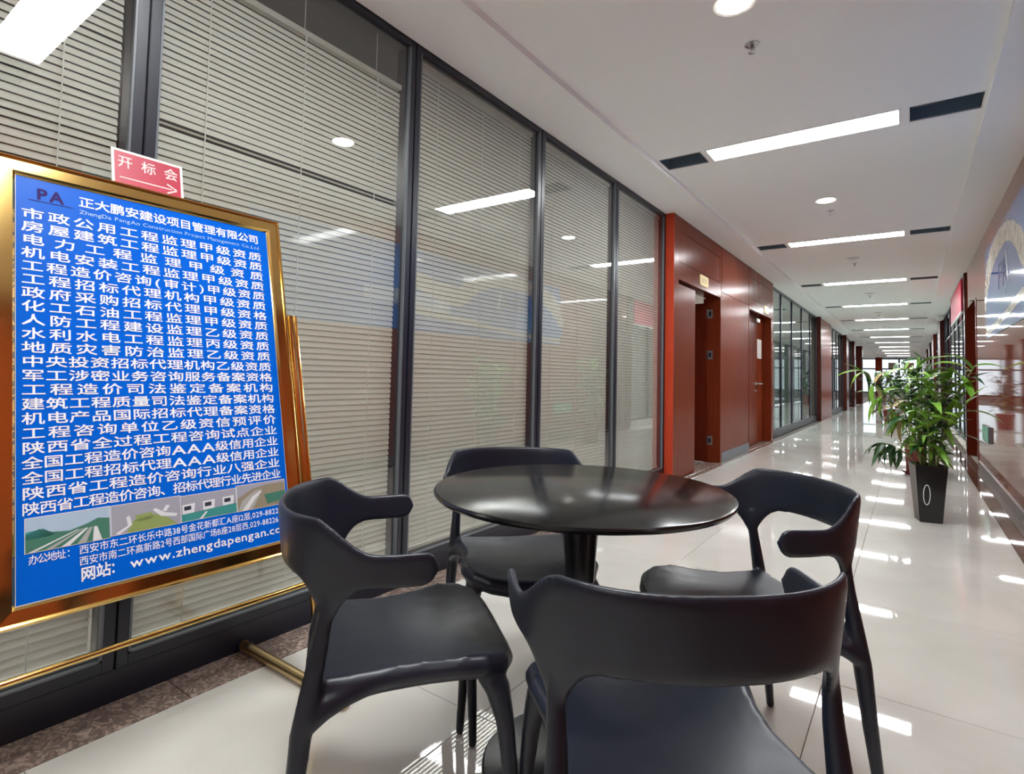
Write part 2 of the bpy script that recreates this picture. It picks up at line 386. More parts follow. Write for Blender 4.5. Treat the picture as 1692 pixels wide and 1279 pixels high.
# door 1: fixed leaf + open leaf
d1 = empty('door_1', (0, 0, 0)); d1['kind'] = 'structure'
box('fixed_leaf', -2.01, 5.64, .005, -1.968, 6.27, 2.035, M['wood'], d1, bev=.002)
lf = box('open_leaf', -2.90, 7.13, .008, -2.10, 7.175, 2.0, M['wood_d'], d1, bev=.002)
lf['label'] = 'dark door leaf swung open into the room'
for z in (1.87, 1.345, .27):
    h_ = MB().box(-2.098, 7.186, z-.055, -2.035, 7.189, z+.055); 
    hb = h_.build('hinge', M['steel'], d1)
    MB().box(-2.082, 7.184, z-.03, -2.052, 7.186, z+.03).tube([(-2.1, 7.18, z-.055), (-2.1, 7.18, z+.055)], .008, 8).build('hinge_pin', M['alu'], hb)
d2 = empty('door_2', (0, 0, 0)); d2['kind'] = 'structure'
box('leaf', -2.105, 8.72, .005, -2.07, 9.16, 2.095, M['wood'], d2, bev=.002)
box('leaf', -2.105, 9.166, .005, -2.07, 10.33, 2.095, M['wood'], d2, bev=.002)
hd = MB().box(-2.07, 9.70, .955, -2.06, 9.78, 1.0).tube([(-2.07, 9.72, .98), (-2.02, 9.72, .98), (-2.015, 9.75, .98), (-2.015, 9.98, .978)], .011, 8).build('door_handle', M['steel'], d2, True)
MB().tube([(-2.07, 9.74, .86), (-2.055, 9.74, .86)], .018, 12).build('keyhole', M['steel'], d2, True)
cl = MB().box(-2.07, 9.62, 1.985, -2.02, 9.86, 2.045).build('door_closer', M['steel'], d2, bev=.004)
MB().tube([(-2.04, 9.64, 2.05), (-1.99, 9.48, 2.065), (-1.955, 9.44, 2.08)], .008, 6).build('closer_arm', M['alu'], d2)
tag(box('paper_notice', -2.069, 9.86, 1.40, -2.0665, 10.18, 1.72, M['paper']), 'small white paper notice on the second cherry door', 'notice')
def plate(y, z, lab):
    pts = []
    w_, h_, c_ = .135, .05, .03
    for cx, cy, a0 in ((w_, h_, 0), (-w_, h_, 90), (-w_, -h_, 180), (w_, -h_, 270)):
        for k in range(5):
            a = R(a0+k*22.5); pts.append((y+cx+(c_*math.cos(a)*.9), z+cy*.6+c_*math.sin(a)))
    o = yz_prism('name_plate', pts, XW, XW+.006, M['red_line']); tag(o, lab, 'plate', 'gold door plates')
    ys = box('engraved_field', XW+.006, y-.11, z-.032, XW+.0065, y+.11, z+.032, M['gold_dull'], o)
plate(6.50, 2.175, 'small gold plate above the open first doorway')
plate(9.92, 2.205, 'small gold plate above the closed second door')
# small room behind door 1
sbox('wall_small_room_back', -4.6, 5.6, 0, -4.5, 10.6, 2.8, M['paint2'])
sbox('wall_small_room_far', -4.6, 10.45, 0, xb, 10.5, 2.8, M['paint2'])
sbox('wall_behind_door', -2.16, 8.6, 0, -2.125, 10.45, 2.8, M['paint2'])

# ------------------------------------------------------------------ second glass run on the left, y 10.5-16.5, then pier, glass, posts
M['sheer'] = D.materials.new('sheer_vertical_slat'); M['sheer'].use_nodes = True
_n = M['sheer'].node_tree; _t = _n.nodes.new('ShaderNodeBsdfTransparent'); _t.inputs[0].default_value = (.85, .9, .88, 1)
_x = _n.nodes.new('ShaderNodeMixShader'); _x.inputs[0].default_value = .55
_n.nodes['Principled BSDF'].inputs['Base Color'].default_value = (.42, .45, .42, 1)
_n.links.new(_t.outputs[0], _x.inputs[1]); _n.links.new(_n.nodes['Principled BSDF'].outputs[0], _x.inputs[2]); _n.links.new(_x.outputs[0], _n.nodes['Material Output'].inputs[0])
wn = [10]
def run(x, ys, side, ztr=None):
    for y0, y1 in zip(ys[:-1], ys[1:]):
        t = empty('window_%d' % wn[0], (x, (y0+y1)/2, 0)); t['kind'] = 'structure'; wn[0] += 1
        hw = (y1-y0)/2; f = .03; b = MB(); s = side
        def bx(a, y_0, z0, c_, y_1, z1): b.box(min(a*s, c_*s), y_0, z0, max(a*s, c_*s), y_1, z1)
        bx(-.08, -hw, .12, 0, -hw+f, ZS); bx(-.08, hw-f, .12, 0, hw, ZS); bx(-.08, -hw+f, ZS-.04, 0, hw-f, ZS); bx(-.08, -hw+f, .12, 0, hw-f, .16)
        if ztr: bx(-.06, -hw+f, ztr, -.01, hw-f, ztr+.03)
        b.build('window_frame', M['alu'], t)
        b = MB(); bx(-.02, -hw+f, .16, -.015, hw-f, ZS-.04); b.build('pane', M['glass_far'], t)
        bl = MB()
        k = -hw+.05
        while k < hw-.04:
            xx = -.07*s; bl.add([(xx-.03, k, .17), (xx+.03, k+.05, .17), (xx+.03, k+.05, ZS-.05), (xx-.03, k, ZS-.05)], [(0, 1, 2, 3)]); k += .085
        o = bl.build('vertical_blind', M['sheer'], t); o['kind'] = 'stuff'
XG = -2.0
run(XG, [10.5, 11.63, 12.83, 14.1, 15.4, 16.5], 1)
sbox('baseboard_left_second', -2.14, 10.5, 0, XG+.012, 16.5, .12, M['alu'])
sbox('trim_2', -2.14, 16.5, 0, -1.90, 16.56, ZS, M['col'])
sbox('trim_3', -2.14, 16.56, 0, XW, 19.25, ZS, M['wood'])
run(XG, [19.25, 20.3, 21.35, 22.4, 23.4], 1)
sbox('baseboard_left_third', -2.14, 19.25, 0, XG+.012, 23.4, .12, M['alu'])
sbox('trim_4', -2.14, 23.4, 0, -1.88, 23.5, ZS, M['col'])
sbox('trim_5', -2.14, 23.5, 0, XW, 25.0, ZS, M['wood_d'])
run(XG, [25.0, 26.1, 27.1], 1)
sbox('trim_6', -2.14, 27.1, 0, -1.90, 27.6, ZS, M['col'])
sbox('trim_7', -2.12, 31.0, 0, -1.86, 31.5, ZS, M['col'])
# far office
sbox('wall_far_office_back', -6.2, 10.5, 0, -6.1, 27, 2.8, M['paint2'])
sbox('wall_far_office_end', -6.2, 27, 0, -2.14, 27.1, 2.8, M['paint2'])
k = 0
for i, (y, x) in enumerate(((12.6, -3.0), (15.2, -3.1), (20.6, -3.0))):
    t = tag(empty('office_desk', (x, y, 0)), ['dark desk behind the far glass nearest the second door', 'dark desk behind the far glass by the dark column', 'dark desk behind the third glass run'][i], 'desk', 'desks in the far office')
    box('desk_top', -.4, -.9, .72, .4, .9, .75, M['desk'], t)
    box('privacy_screen', -.42, -.9, .75, -.38, .9, 1.1, M['desk'], t)
    for sx in (-.36, .34):
        for sy in (-.85, .83): box('leg', sx, sy, 0, sx+.04, sy+.04, .72, M['desk'], t)
    box('modesty_panel', .36, -.8, .2, .38, .8, .72, M['desk'], t)

# ------------------------------------------------------------------ right side
sbox('wall_right', XR, -5, 0, XR+.12, 9.22, ZS, M['wood_w'])
M['skirt'] = mat('skirting_stone', (.12, .08, .065), .35, spec=.2); vary(M['skirt'], (.08, .05, .04), (.17, .12, .10), ns=25, detail=6)
sbox('baseboard_right', XR-.012, -5, 0, XR, 9.2, .09, M['skirt'])
sbox('wall_right_header', XR, 9.22, 2.16, XR+.12, 10.75, ZS, M['wood_w'])
d3 = empty('door_3', (0, 0, 0)); d3['kind'] = 'structure'
box('door_jamb', XR-.006, 9.22, 0, XR+.14, 9.27, 2.16, M['wood_d'], d3)
box('door_jamb', XR-.006, 10.70, 0, XR+.14, 10.75, 2.16, M['wood_d'], d3)
box('leaf', XR+.085, 9.27, 0.005, XR+.13, 10.70, 2.15, M['wood_d'], d3)
sbox('trim_8', XR-.02, 10.76, 0, XR+.12, 10.96, ZS, M['col'])
run(XR+.02, [10.96, 12.0, 13.1, 14.2, 15.6, 17.0, 17.9], -1, 2.1)
sbox('trim_9', XR-.07, 17.9, 0, XR+.12, 19.4, ZS-.01, M['col'])
run(XR+.02, [19.4, 20.9, 22.4, 23.8], -1, 2.1)
sbox('trim_10', XR-.05, 23.8, 0, XR+.12, 25.6, ZS-.01, M['wood_d'])
run(XR+.02, [25.6, 27.2, 28.8], -1, 2.1)
sbox('trim_11', XR-.05, 28.8, 0, XR+.12, 30.5, ZS-.01, M['col'])
run(XR+.02, [30.5, 32.3, 34.1], -1, 2.1)
sbox('trim_12', XR-.05, 34.1, 0, XR+.12, 36.0, ZS-.01, M['col'])
sbox('wall_right_far', XR, 36.0, 0, XR+.12, 48.2, ZS, M['wood_d'])
sbox('wall_right_office_back', 4.2, 10.7, 0, 4.3, 36, 2.8, M['paint2'])
sbox('wall_right_office_near', XR+.12, 10.75, 0, 4.3, 10.85, 2.8, M['paint2'])
sbox('ceiling_right_office', .84, 10.7, ZS, 4.3, 36, ZS+.1, M['paint2'])
sbox('wall_rear', -2.3, -5.1, 0, 1, -5, 2.9, M['wood_w'])
# banner sign projecting on the right glass
bn = tag(empty('banner_sign', (XR-.03, 12.4, 2.43)), 'red banner sign hung high on the right-hand glass partition', 'sign')
box('panel', -.012, -1.35, -.25, .012, 1.35, .25, M['banner'], bn)
MB().box(-.014, -1.36, -.275, .014, 1.36, -.25).box(-.014, -1.36, .25, .014, 1.36, .27).build('trim_rail', M['trimw'], bn)
# dome camera
dm = tag(empty('dome_camera', (.60, 17.2, ZS)), 'white dome camera under the ceiling on the right', 'camera')
MB().lathe([(.001, 0), (.10, 0), (.10, -.05), (.09, -.06), (.001, -.06)], 24).build('housing', M['paper'], dm, True)
MB().lathe([(.08, -.06), (.075, -.10), (.05, -.13), (.02, -.145), (.001, -.148)], 24).build('dome', M['trimw'], dm, True)
# exit sign low on wall
ex = tag(empty('exit_sign', (XR, 8.15, .50)), 'small green exit sign box low on the glossy right wall', 'sign')
box('housing', -.022, -.30, -.09, 0, .30, .09, M['alu2'], ex, bev=.004)
box('face_plate', -.0245, -.29, -.08, -.022, .29, .08, M['green'], ex)
MB().box(-.0255, .03, -.045, -.0245, .05, .03).box(-.0255, -.02, -.01, -.0245, .05, .01).build('pictogram', M['paper'], ex)

# mural on right wall
mu = tag(empty('wall_mural', (0, 0, 0)), 'blue sky mural with a winding pale wall and emblem on the right wall', 'mural')
M['mural'] = mat('mural_sky', (.06, .16, .42), .08, spec=.55, coat=.3); vary(M['mural'], (.02, .11, .42), (.09, .24, .56), (1, .5, 1.6), 1.3, 5, .35, .68, .8)
M['mural_w'] = mat('mural_stone', (.55, .52, .44), .12, spec=.5); vary(M['mural_w'], (.40, .38, .31), (.66, .63, .55), ns=14, detail=6)
M['mural_c'] = mat('mural_cloud', (.5, .56, .68), .12, spec=.5); vary(M['mural_c'], (.25, .36, .58), (.70, .74, .80), ns=3, detail=6)
X = XR
yz_prism('sky_field', [(2.6, 1.54), (8.03, 1.55), (8.11, 1.83), (8.0, 2.51), (2.6, 2.53)], X-.006, X, M['mural'], mu)
out = [(8.15, 1.88), (8.06, 2.15), (7.90, 2.33), (7.6, 2.43), (7.26, 2.48), (6.9, 2.50), (6.58, 2.49), (6.3, 2.46), (6.02, 2.40), (5.63, 2.27), (5.4, 2.15), (5.0, 2.2), (4.4, 2.3)]
inn = [(4.4, 2.1), (5.0, 1.98), (5.43, 1.9), (5.62, 1.98), (5.8, 2.12), (6.11, 2.25), (6.4, 2.30), (7.0, 2.28), (7.4, 2.21), (7.63, 2.12), (7.85, 2.0), (7.98, 1.85)]
jag = []
for i in range(len(out)-1):
    for k in range(3):
        t = k/3; jag.append((out[i][0]*(1-t)+out[i+1][0]*t+random.uniform(-.02, .02), out[i][1]*(1-t)+out[i+1][1]*t+(.012 if k % 2 else -.006)))
jag.append(out[-1])
def strip(a, b, x0, x1, name, m):
    return yz_prism(name, a+b, x0, x1, m, mu)
def resample(p, n):
    L_ = [0]
    for i in range(1, len(p)): L_.append(L_[-1]+math.dist(p[i], p[i-1]))
    o = []
    for k in range(n):
        s_ = L_[-1]*k/(n-1); i = 1
        while i < len(p)-1 and L_[i] < s_: i += 1
        t = (s_-L_[i-1])/max(1e-9, L_[i]-L_[i-1]); o.append((p[i-1][0]*(1-t)+p[i][0]*t, p[i-1][1]*(1-t)+p[i][1]*t))
    return o
def ribbon(name, a, b, x, m, n=40):
    a = resample(a, n); b = resample(b, n)
    me = D.meshes.new(name); vs = [(x, *p) for p in a]+[(x, *p) for p in b]
    me.from_pydata(vs, [], [(i, i+1, n+i+1, n+i) for i in range(n-1)]); return obj(name, me, m, mu)
ribbon('stone_wall_print', jag, list(reversed(inn)), X-.0068, M['mural_w'])
ribbon('stone_wall_print', [(8.03, 1.66), (7.3, 1.66), (6.5, 1.70), (5.8, 1.76), (5.0, 1.82), (4.4, 1.86)], [(8.04, 1.58), (7.3, 1.59), (6.5, 1.63), (5.8, 1.68), (5.0, 1.72), (4.4, 1.76)], X-.0068, M['mural_w'])
ribbon('cloud_print', [(5.3, 1.98), (4.6, 2.02), (3.9, 1.98)], [(5.3, 1.80), (4.6, 1.82), (3.9, 1.84)], X-.0066, M['mural_c'])
e = MB()
def stroke(p, q, w_, x=X-.0072):
    dy, dz = q[0]-p[0], q[1]-p[1]; l = math.hypot(dy, dz); ny, nz = -dz/l*w_/2, dy/l*w_/2
    e.add([(x, p[0]-ny, p[1]-nz), (x, p[0]+ny, p[1]+nz), (x, q[0]+ny, q[1]+nz), (x, q[0]-ny, q[1]-nz)], [(0, 1, 2, 3)])
for p, q in (((6.90, 1.95), (6.86, 2.19)), ((6.86, 2.18), (6.66, 2.16)), ((6.66, 2.16), (6.68, 2.06)), ((6.68, 2.06), (6.88, 2.07)), ((6.60, 1.94), (6.52, 2.18)), ((6.52, 2.18), (6.40, 1.96)), ((6.58, 2.03), (6.46, 2.04))): stroke(p, q, .035)
e.build('emblem', M['navy'], mu)
e = MB(); stroke((6.30, 1.95), (6.36, 2.22), .05); stroke((6.5, 1.86), (6.36, 1.93), .03); e.build('emblem_white_edge', M['mural_c'], mu)  # pale edging printed beside the emblem letters

# ------------------------------------------------------------------ end window wall and column
ew = empty('window_40', (0, 48, 0)); ew['kind'] = 'structure'
b = MB()
for x in (-6.0, -4.75, -3.4, -2.0, -.66, .62): b.box(x-.05, -.06, .25, x+.05, .06, ZS)
for z in (.25, 1.95, ZS-.06): b.box(-6, -.055, z, .66, .055, z+.09)
b.build('window_frame', M['alu'], ew)
box('pane', -6, .0, .25, .66, .01, ZS, M['glass_end'], ew)
sbox('wall_end', -6.2, 47.95, 0, .69, 48.1, .25, M['paint2'])
sbox('wall_lobby_left', -6.3, 27, 0, -6.2, 48.2, 2.8, M['paint2'])
sbox('trim_13', -1.97, 45.6, 0, -1.58, 46.0, ZS-.01, M['wood_d'])
for i, x in enumerate((-1.0, -.08)):
    t = tag(empty('hanging_board', (x, 47.0, 2.24)), ['brown hanging board in the end window, left one', 'brown hanging board in the end window, right one'][i], 'sign', 'boards hung in the end window')
    M['b%d' % i] = mat('brown_board_%d' % i, (.30, .20, .13) if i == 0 else (.42, .24, .10), .5)
    box('board', -.27, -.02, -.22, .27, .02, .17, M['b%d' % i], t)
    MB().tube([(-.2, 0, .17), (-.2, 0, .53)], .006, 5).tube([(.2, 0, .17), (.2, 0, .53)], .006, 5).build('hanger_rod', M['alu'], t)

# ------------------------------------------------------------------ chair (moulded one-piece shell cut into its parts)
def remeshed(b, vox, it):
    me = b.me('tmp'); o = D.objects.new('tmp', me); C.objects.link(o)
    r_ = o.modifiers.new('r', 'REMESH'); r_.mode = 'VOXEL'; r_.voxel_size = vox; r_.use_smooth_shade = True
    s_ = o.modifiers.new('s', 'SMOOTH'); s_.factor = .5; s_.iterations = it
    dg = bpy.context.evaluated_depsgraph_get(); ev = o.evaluated_get(dg)
    out_ = D.meshes.new_from_object(ev); D.objects.remove(o); return out_
def sgnp(v, p): return math.copysign(abs(v)**p, v)
def smooth(a, b_, t): t = max(0, min(1, (t-a)/(b_-a))); return t*t*(3-2*t)
def band_point(phi, z):
    a, p = .262, .86
    lean = .10*(z-.66)
    x = (a+lean)*sgnp(math.sin(phi), p); y = -(a+lean)*sgnp(math.cos(phi), p)
    return x, y
def chair_shell():
    b = MB()
    # backrest / arm band
    n = 84; PM = R(98); nz = 9; th = .0082
    vs_o = []; vs_i = []
    for i in range(n+1):
        phi = -PM+2*PM*i/n; a = abs(phi)
        top = .766-.066*smooth(R(48), R(78), a)+.004*smooth(R(80), R(98), a)
        bot = .640-.006*smooth(R(45), R(90), a)
        # tongues running into the rear legs
        bot -= .085*math.exp(-(abs(a-R(54))/R(9.5))**1.6)
        mid = (top+bot)/2; half = (top-bot)/2
        s_arc = (PM-a)*.262
        if s_arc < .032: half *= math.sqrt(max(.0, 1-((.032-s_arc)/.032)**2))*.999+.03
        for j in range(nz):
            z = mid+half*(-1+2*j/(nz-1)); x, y = band_point(phi, z)
            x2, y2 = band_point(phi+.01, z); tx, ty = x2-x, y2-y; l = math.hypot(tx, ty) or 1; nx, ny = ty/l, -tx/l
            tt = th*(1 if 0 < j < nz-1 else .55)
            vs_o.append((x+nx*tt, y+ny*tt, z)); vs_i.append((x-nx*tt, y-ny*tt, z))
    vs = vs_o+vs_i; K = len(vs_o); fs = []
    I = lambda i, j: i*nz+j
    for i in range(n):
        for j in range(nz-1):
            fs.append((I(i, j), I(i+1, j), I(i+1, j+1), I(i, j+1))); fs.append((K+I(i, j), K+I(i, j+1), K+I(i+1, j+1), K+I(i+1, j)))
        fs.append((I(i, 0), K+I(i, 0), K+I(i+1, 0), I(i+1, 0))); fs.append((I(i, nz-1), I(i+1, nz-1), K+I(i+1, nz-1), K+I(i, nz-1)))
    for j in range(nz-1):
        fs.append((I(0, j), I(0, j+1), K+I(0, j+1), K+I(0, j))); fs.append((I(n, j), K+I(n, j), K+I(n, j+1), I(n, j+1)))
    b.add(vs, fs)
    # seat slab, dished
    half_o = [(.0, -.196), (.12, -.195), (.178, -.190), (.200, -.172), (.194, -.12), (.184, -.04), (.190, .04), (.208, .11), (.210, .165), (.188, .206), (.143, .226), (.08, .234), (0, .236)]
    ol = half_o+[(-x, y) for x, y in reversed(half_o[1:-1])]
    def seat_z(x, y):
        return .438+.020*smooth(-.15, .15, y)*(abs(x)/.21)**2+.008*(abs(x)/.2)**2-.010*smooth(.12, .25, y)+.004*smooth(-.1, -.21, y)
    N = len(ol); rings = [0.001, .25, .5, .72, .9, 1.0]; vs = []; fs = []
    for side in (0, 1):
        for q in rings:
            for x, y in ol:
                X_, Y_ = x*q, y*q
                vs.append((X_, Y_, seat_z(X_, Y_)-(0.022 if side else 0)))
    T = len(rings)*N
    for q in range(len(rings)-1):
        for k in range(N):
            k2 = (k+1) % N
            fs.append((q*N+k, (q+1)*N+k, (q+1)*N+k2, q*N+k2)); fs.append((T+q*N+k, T+q*N+k2, T+(q+1)*N+k2, T+(q+1)*N+k))
    e_ = (len(rings)-1)*N
    for k in range(N):
        k2 = (k+1) % N; fs.append((e_+k, T+e_+k, T+e_+k2, e_+k2))
    fs.append(tuple(range(N))); fs.append(tuple(T+k for k in reversed(range(N))))
    b.add(vs, fs)
    # rolled rim round sides and front
    rim = [(x*.955, y*.955, seat_z(x, y)-.024) for x, y in half_o[2:]]
    rim = rim+[(-x, y, z) for x, y, z in reversed(rim[:-1])]
    b.tube(rim, .0225, 10)
    b.tube([(x*.98, y, z-.012) for x, y, z in rim], .0175, 10)
    b.tube([(-.185, -.188, .418), (.185, -.188, .418)], .012, 8)
    for s in (-1, 1):
        b.tube([(.220*s, .228, 0), (.216*s, .225, .08), (.208*s, .216, .22), (.200*s, .205, .32), (.188*s, .190, .385), (.176*s, .165, .418)], [.0125, .0135, .017, .0205, .028, .026], 12)
        b.tube([(.236*s, -.238, 0), (.233*s, -.232, .06), (.226*s, -.212, .22), (.217*s, -.200, .36), (.213*s, -.184, .45), (.211*s, -.170, .53), (.212*s, -.163, .58), (.213*s, -.162, .63)], [.0125, .0135, .018, .0215, .020, .0165, .0145, .009], 12)
        b.tube([(.222*s, -.190, .375), (.210*s, -.165, .40), (.192*s, -.12, .412), (.182*s, -.06, .42)], [.018, .025, .023, .016], 12)
    return remeshed(b, .0046, 13)
shell = chair_shell()
def classify(c):
    if c.z > .575: return 'backrest'
    if (abs(c.x) > .203 and c.y < -.15) or (c.z > .462 and c.y < -.12): return 'leg_r' if c.x > 0 else 'leg_l'
    if c.z < .385: return ('leg_fr' if c.x > 0 else 'leg_fl') if c.y > 0 else ('leg_r' if c.x > 0 else 'leg_l')
    return 'seat'
def split_shell(me):
    groups = {}
    for p in me.polygons: groups.setdefault(classify(p.center), []).append(p)
    vn = [v.normal.copy() for v in me.vertices]; out_ = {}
    for k, ps in groups.items():
        idx = {}; vs = []; fs = []; nn = []
        for p in ps:
            f = []
            for v in p.vertices:
                if v not in idx: idx[v] = len(vs); vs.append(me.vertices[v].co.copy()); nn.append(vn[v])
                f.append(idx[v])
            fs.append(f)
        m_ = D.meshes.new(k.split('_')[0]); m_.from_pydata(vs, [], fs); m_.update()
        for p in m_.polygons: p.use_smooth = True
        m_.normals_split_custom_set_from_vertices(nn); m_.materials.append(M['blk']); out_[k] = m_
    return out_
parts = split_shell(shell)
def chair(x, y, rz, label):
    t = tag(empty('armchair', (x, y, 0), rz), label, 'chair', 'black moulded armchairs round the table')
    for k in ('seat', 'backrest', 'leg_fl', 'leg_fr', 'leg_l', 'leg_r'):
        obj(k.split('_')[0], parts[k], None, t)
    return t
def face(dx, dy): return math.atan2(-dx, dy)
chair(-.988, .951, face(.63, .78), 'black plastic armchair on the left beside the gold easel')
chair(-1.09, 1.60, face(.62, -.60), 'black plastic armchair behind the round table, against the blinds')
chair(-.397, 1.663, face(-.74, -.67), 'black plastic armchair right of the table, out in the corridor')
chair(-.371, .987, face(-.645, .765), 'black plastic armchair nearest the viewer, seen from behind')

# ------------------------------------------------------------------ table
tb = tag(empty('round_table', (-.741, 1.374, 0)), 'round glossy black pedestal table among the four armchairs', 'table')
MB().lathe([(.001, .722), (.385, .722), (.397, .725), (.4025, .731), (.4035, .735), (.401, .7395), (.397, .741), (.001, .741)], 96).build('table_top', M['table'], tb, True)
MB().lathe([(.11, .716), (.11, .722), (.001, .722)], 32).build('mounting_plate', M['table_metal'], tb, True)
MB().lathe([(.078, .716), (.060, .70), (.052, .66), (.042, .55), (.034, .40), (.030, .20), (.031, .08), (.038, .04), (.06, .026), (.001, .022)], 36).build('pedestal', M['table_metal'], tb, True)
MB().lathe([(.001, 0), (.252, 0), (.256, .006), (.25, .012), (.20, .018), (.08, .024), (.06, .027), (.001, .027)], 64).build('base_plate', M['table_metal'], tb, True)

# ------------------------------------------------------------------ easel with poster
# board plane: u along +Y, v down the board
O = Vector((-1.88, .3925, 1.5425)); U = Vector((0, 1, 0)); V = Vector((.2181, 0, -.9759)); Nn = Vector((.9759, 0, .2181))
bm_ = Matrix((U, -V, Nn)).transposed().to_4x4(); bm_.translation = O      # local: x along u, y = -v, z = out of the board
PW, PH = .696, 1.071
es = tag(empty('easel', (0, 0, 0)), 'polished gold tube easel standing against the glass partition', 'easel')
def BP(u, v, n=0): return O+U*u+V*v+Nn*n
def onplane(z, n=0):
    v = (O.z+n*Nn.z-z)/.9759; return v
# posts
for u in (PW+.066, -.066):
    b = MB(); v1 = onplane(.04, -.005)
    b.tube([BP(u, .31, -.005), BP(u, v1, -.005)], .0165, 14)
    b.build('post', M['gold'], es, True)
    b = MB(); b.tube([BP(u+.012*(1 if u > 0 else -1), .315, .008), BP(u+.012*(1 if u > 0 else -1), v1, .008)], .006, 8); b.build('post_bead', M['gold'], es, True)
    f = BP(u, v1, -.005)
    MB().tube([(f.x-.47, f.y, .022), (f.x+.12, f.y, .022)], .0185, 14).build('foot_tube', M['gold_dull'], es, True)
    MB().tube([(f.x-.477, f.y, .022), (f.x-.47, f.y, .022)], .0195, 14).build('end_cap', M['gold_dull'], es, True)
MB().tube([BP(-.066, 1.222, -.004), BP(PW+.066, 1.222, -.004)], .0075, 10).build('crossbar', M['gold'], es, True)
MB().tube([BP(-.066, .60, -.004), BP(-.03, .60, -.004)], .006, 8).tube([BP(PW+.03, .60, -.004), BP(PW+.066, .60, -.004)], .006, 8).build('pivot_rod', M['gold'], es, True)
# framed poster (a board of its own, local coordinates)
bd = tag(empty('poster_board'), 'framed bright blue poster board with white lettering, held by the gold easel', 'poster board'); bd.matrix_world = bm_
FW = .046
def frame_bar(p0, p1, inw):
    # cross-section: rounded bar, mitred
    p0 = Vector(p0); p1 = Vector(p1); inw = Vector(inw); d = (p1-p0).normalized()
    prof = [(0, 0, -.02), (0, 0, .012), (.002, 0, .016), (.006, 0, .018), (.0095, 0, .016), (.011, 0, .011), (.038, 0, .009), (.043, 0, .004), (FW, 0, .0), (FW, 0, -.02)]
    vs = []
    for end, s in ((p0, 1), (p1, -1)):
        for t_, _, h in prof: vs.append(end+inw*t_+d*t_*s+Vector((0, 0, h)))
    k = len(prof); fs = [(i, (i+1) % k, k+(i+1) % k, k+i) for i in range(k)]
    b = MB().add(vs, fs); return b
x0, x1, y0_, y1_ = -FW+.004, PW+FW-.004, -(PH+FW-.004), FW-.004
for p0, p1, inw in (((x0, y1_, 0), (x1, y1_, 0), (0, -1, 0)), ((x1, y1_, 0), (x1, y0_, 0), (-1, 0, 0)), ((x1, y0_, 0), (x0, y0_, 0), (0, 1, 0)), ((x0, y0_, 0), (x0, y1_, 0), (1, 0, 0))):
    frame_bar(p0, p1, inw).build('frame_rail', M['gold'], bd)
box('backing_board', x0+.004, y0_+.004, -.022, x1-.004, y1_-.004, -.004, M['desk'], bd)
ps = box('poster_sheet', 0, -PH, -.004, PW, 0, -.001, M['blue'], bd)
lp = MB()
for q in ((0, -PH, .004, 0), (PW-.004, -PH, PW, 0), (0, -PH, PW, -PH+.004), (0, -.003, PW, 0)): lp.box(q[0], q[1], -.001, q[2], q[3], .0012)
lp.build('inner_lip', M['trimw'], bd)
# --- lettering
def glyph_source():
    cache = {}
    fc = D.curves.new('glyph', 'FONT'); fc.size = 1; fc.fill_mode = 'FRONT'; fc.resolution_u = 2
    fo = D.objects.new('glyph', fc); C.objects.link(fo)
    def get(ch, bold):
        k = (ch, bold)
        if k not in cache:
            fc.body = ch
            me = D.meshes.new_from_object(fo)
            v0 = [tuple(v.co) for v in me.vertices]; f0 = [tuple(p.vertices) for p in me.polygons]; D.meshes.remove(me)
            vs = []; fs = []
            sh = [(0, 0)] if bold <= 0 else [(-bold, -bold), (bold, -bold), (-bold, bold), (bold, bold)]
            for q, (dx, dy) in enumerate(sh):
                n0 = len(vs); vs += [(x+dx, y+dy, q*.00002) for x, y, z in v0]; fs += [tuple(i+n0 for i in f) for f in f0]
            cache[k] = (vs, fs)
        return cache[k]
    return get, fo
getg, fo = glyph_source()
ZT = .0002
def put(b, ch, cx, cy, w_, h_, bold=.012, base=False, scale=None, z=ZT):
    vs, fs = getg(ch, bold)
    if not vs: return 0
    if scale:   # latin: keep baseline and own width; cx is the left side
        mx = min(v[0] for v in vs)
        b.add([((v[0]-mx)*scale[0]+cx, v[1]*scale[1]+cy, z+v[2]) for v in vs], fs); return (max(v[0] for v in vs)-mx)*scale[0]
    # CJK cell: em box centred
    ex = .5; ey = .37
    b.add([((v[0]-ex)*w_+cx, (v[1]-ey)*h_+cy, z+v[2]) for v in vs], fs)
def text_row(txt, u0, u1, v, w_, h_, m=None, bold=.012, name='text_line'):
    b = MB(); wt = [.5 if ch in '()' else 1 for ch in txt]
    if '(' not in txt: wt = [1]*len(txt)
    cs = []; acc = 0
    for q in wt: cs.append(acc+q/2); acc += q
    lo, hi = cs[0], cs[-1]
    for ch, c_ in zip(txt, cs):
        c = (u0+w_/2)+(u1-u0-w_)*(c_-lo)/max(.001, hi-lo)
        if ord(ch) < 256:
            vs, fs = getg(ch, bold); mx = (min(p[0] for p in vs)+max(p[0] for p in vs))/2; k_ = 1.35 if ch == 'A' else 1
            b.add([((p[0]-mx)*w_*k_+c, (p[1]-.37)*h_*(1.15 if ch == 'A' else 1)-v, ZT+p[2]) for p in vs], fs)
        else: put(b, ch, c, -v, w_, h_, bold)
    return b.build(name, m or M['white'], ps)
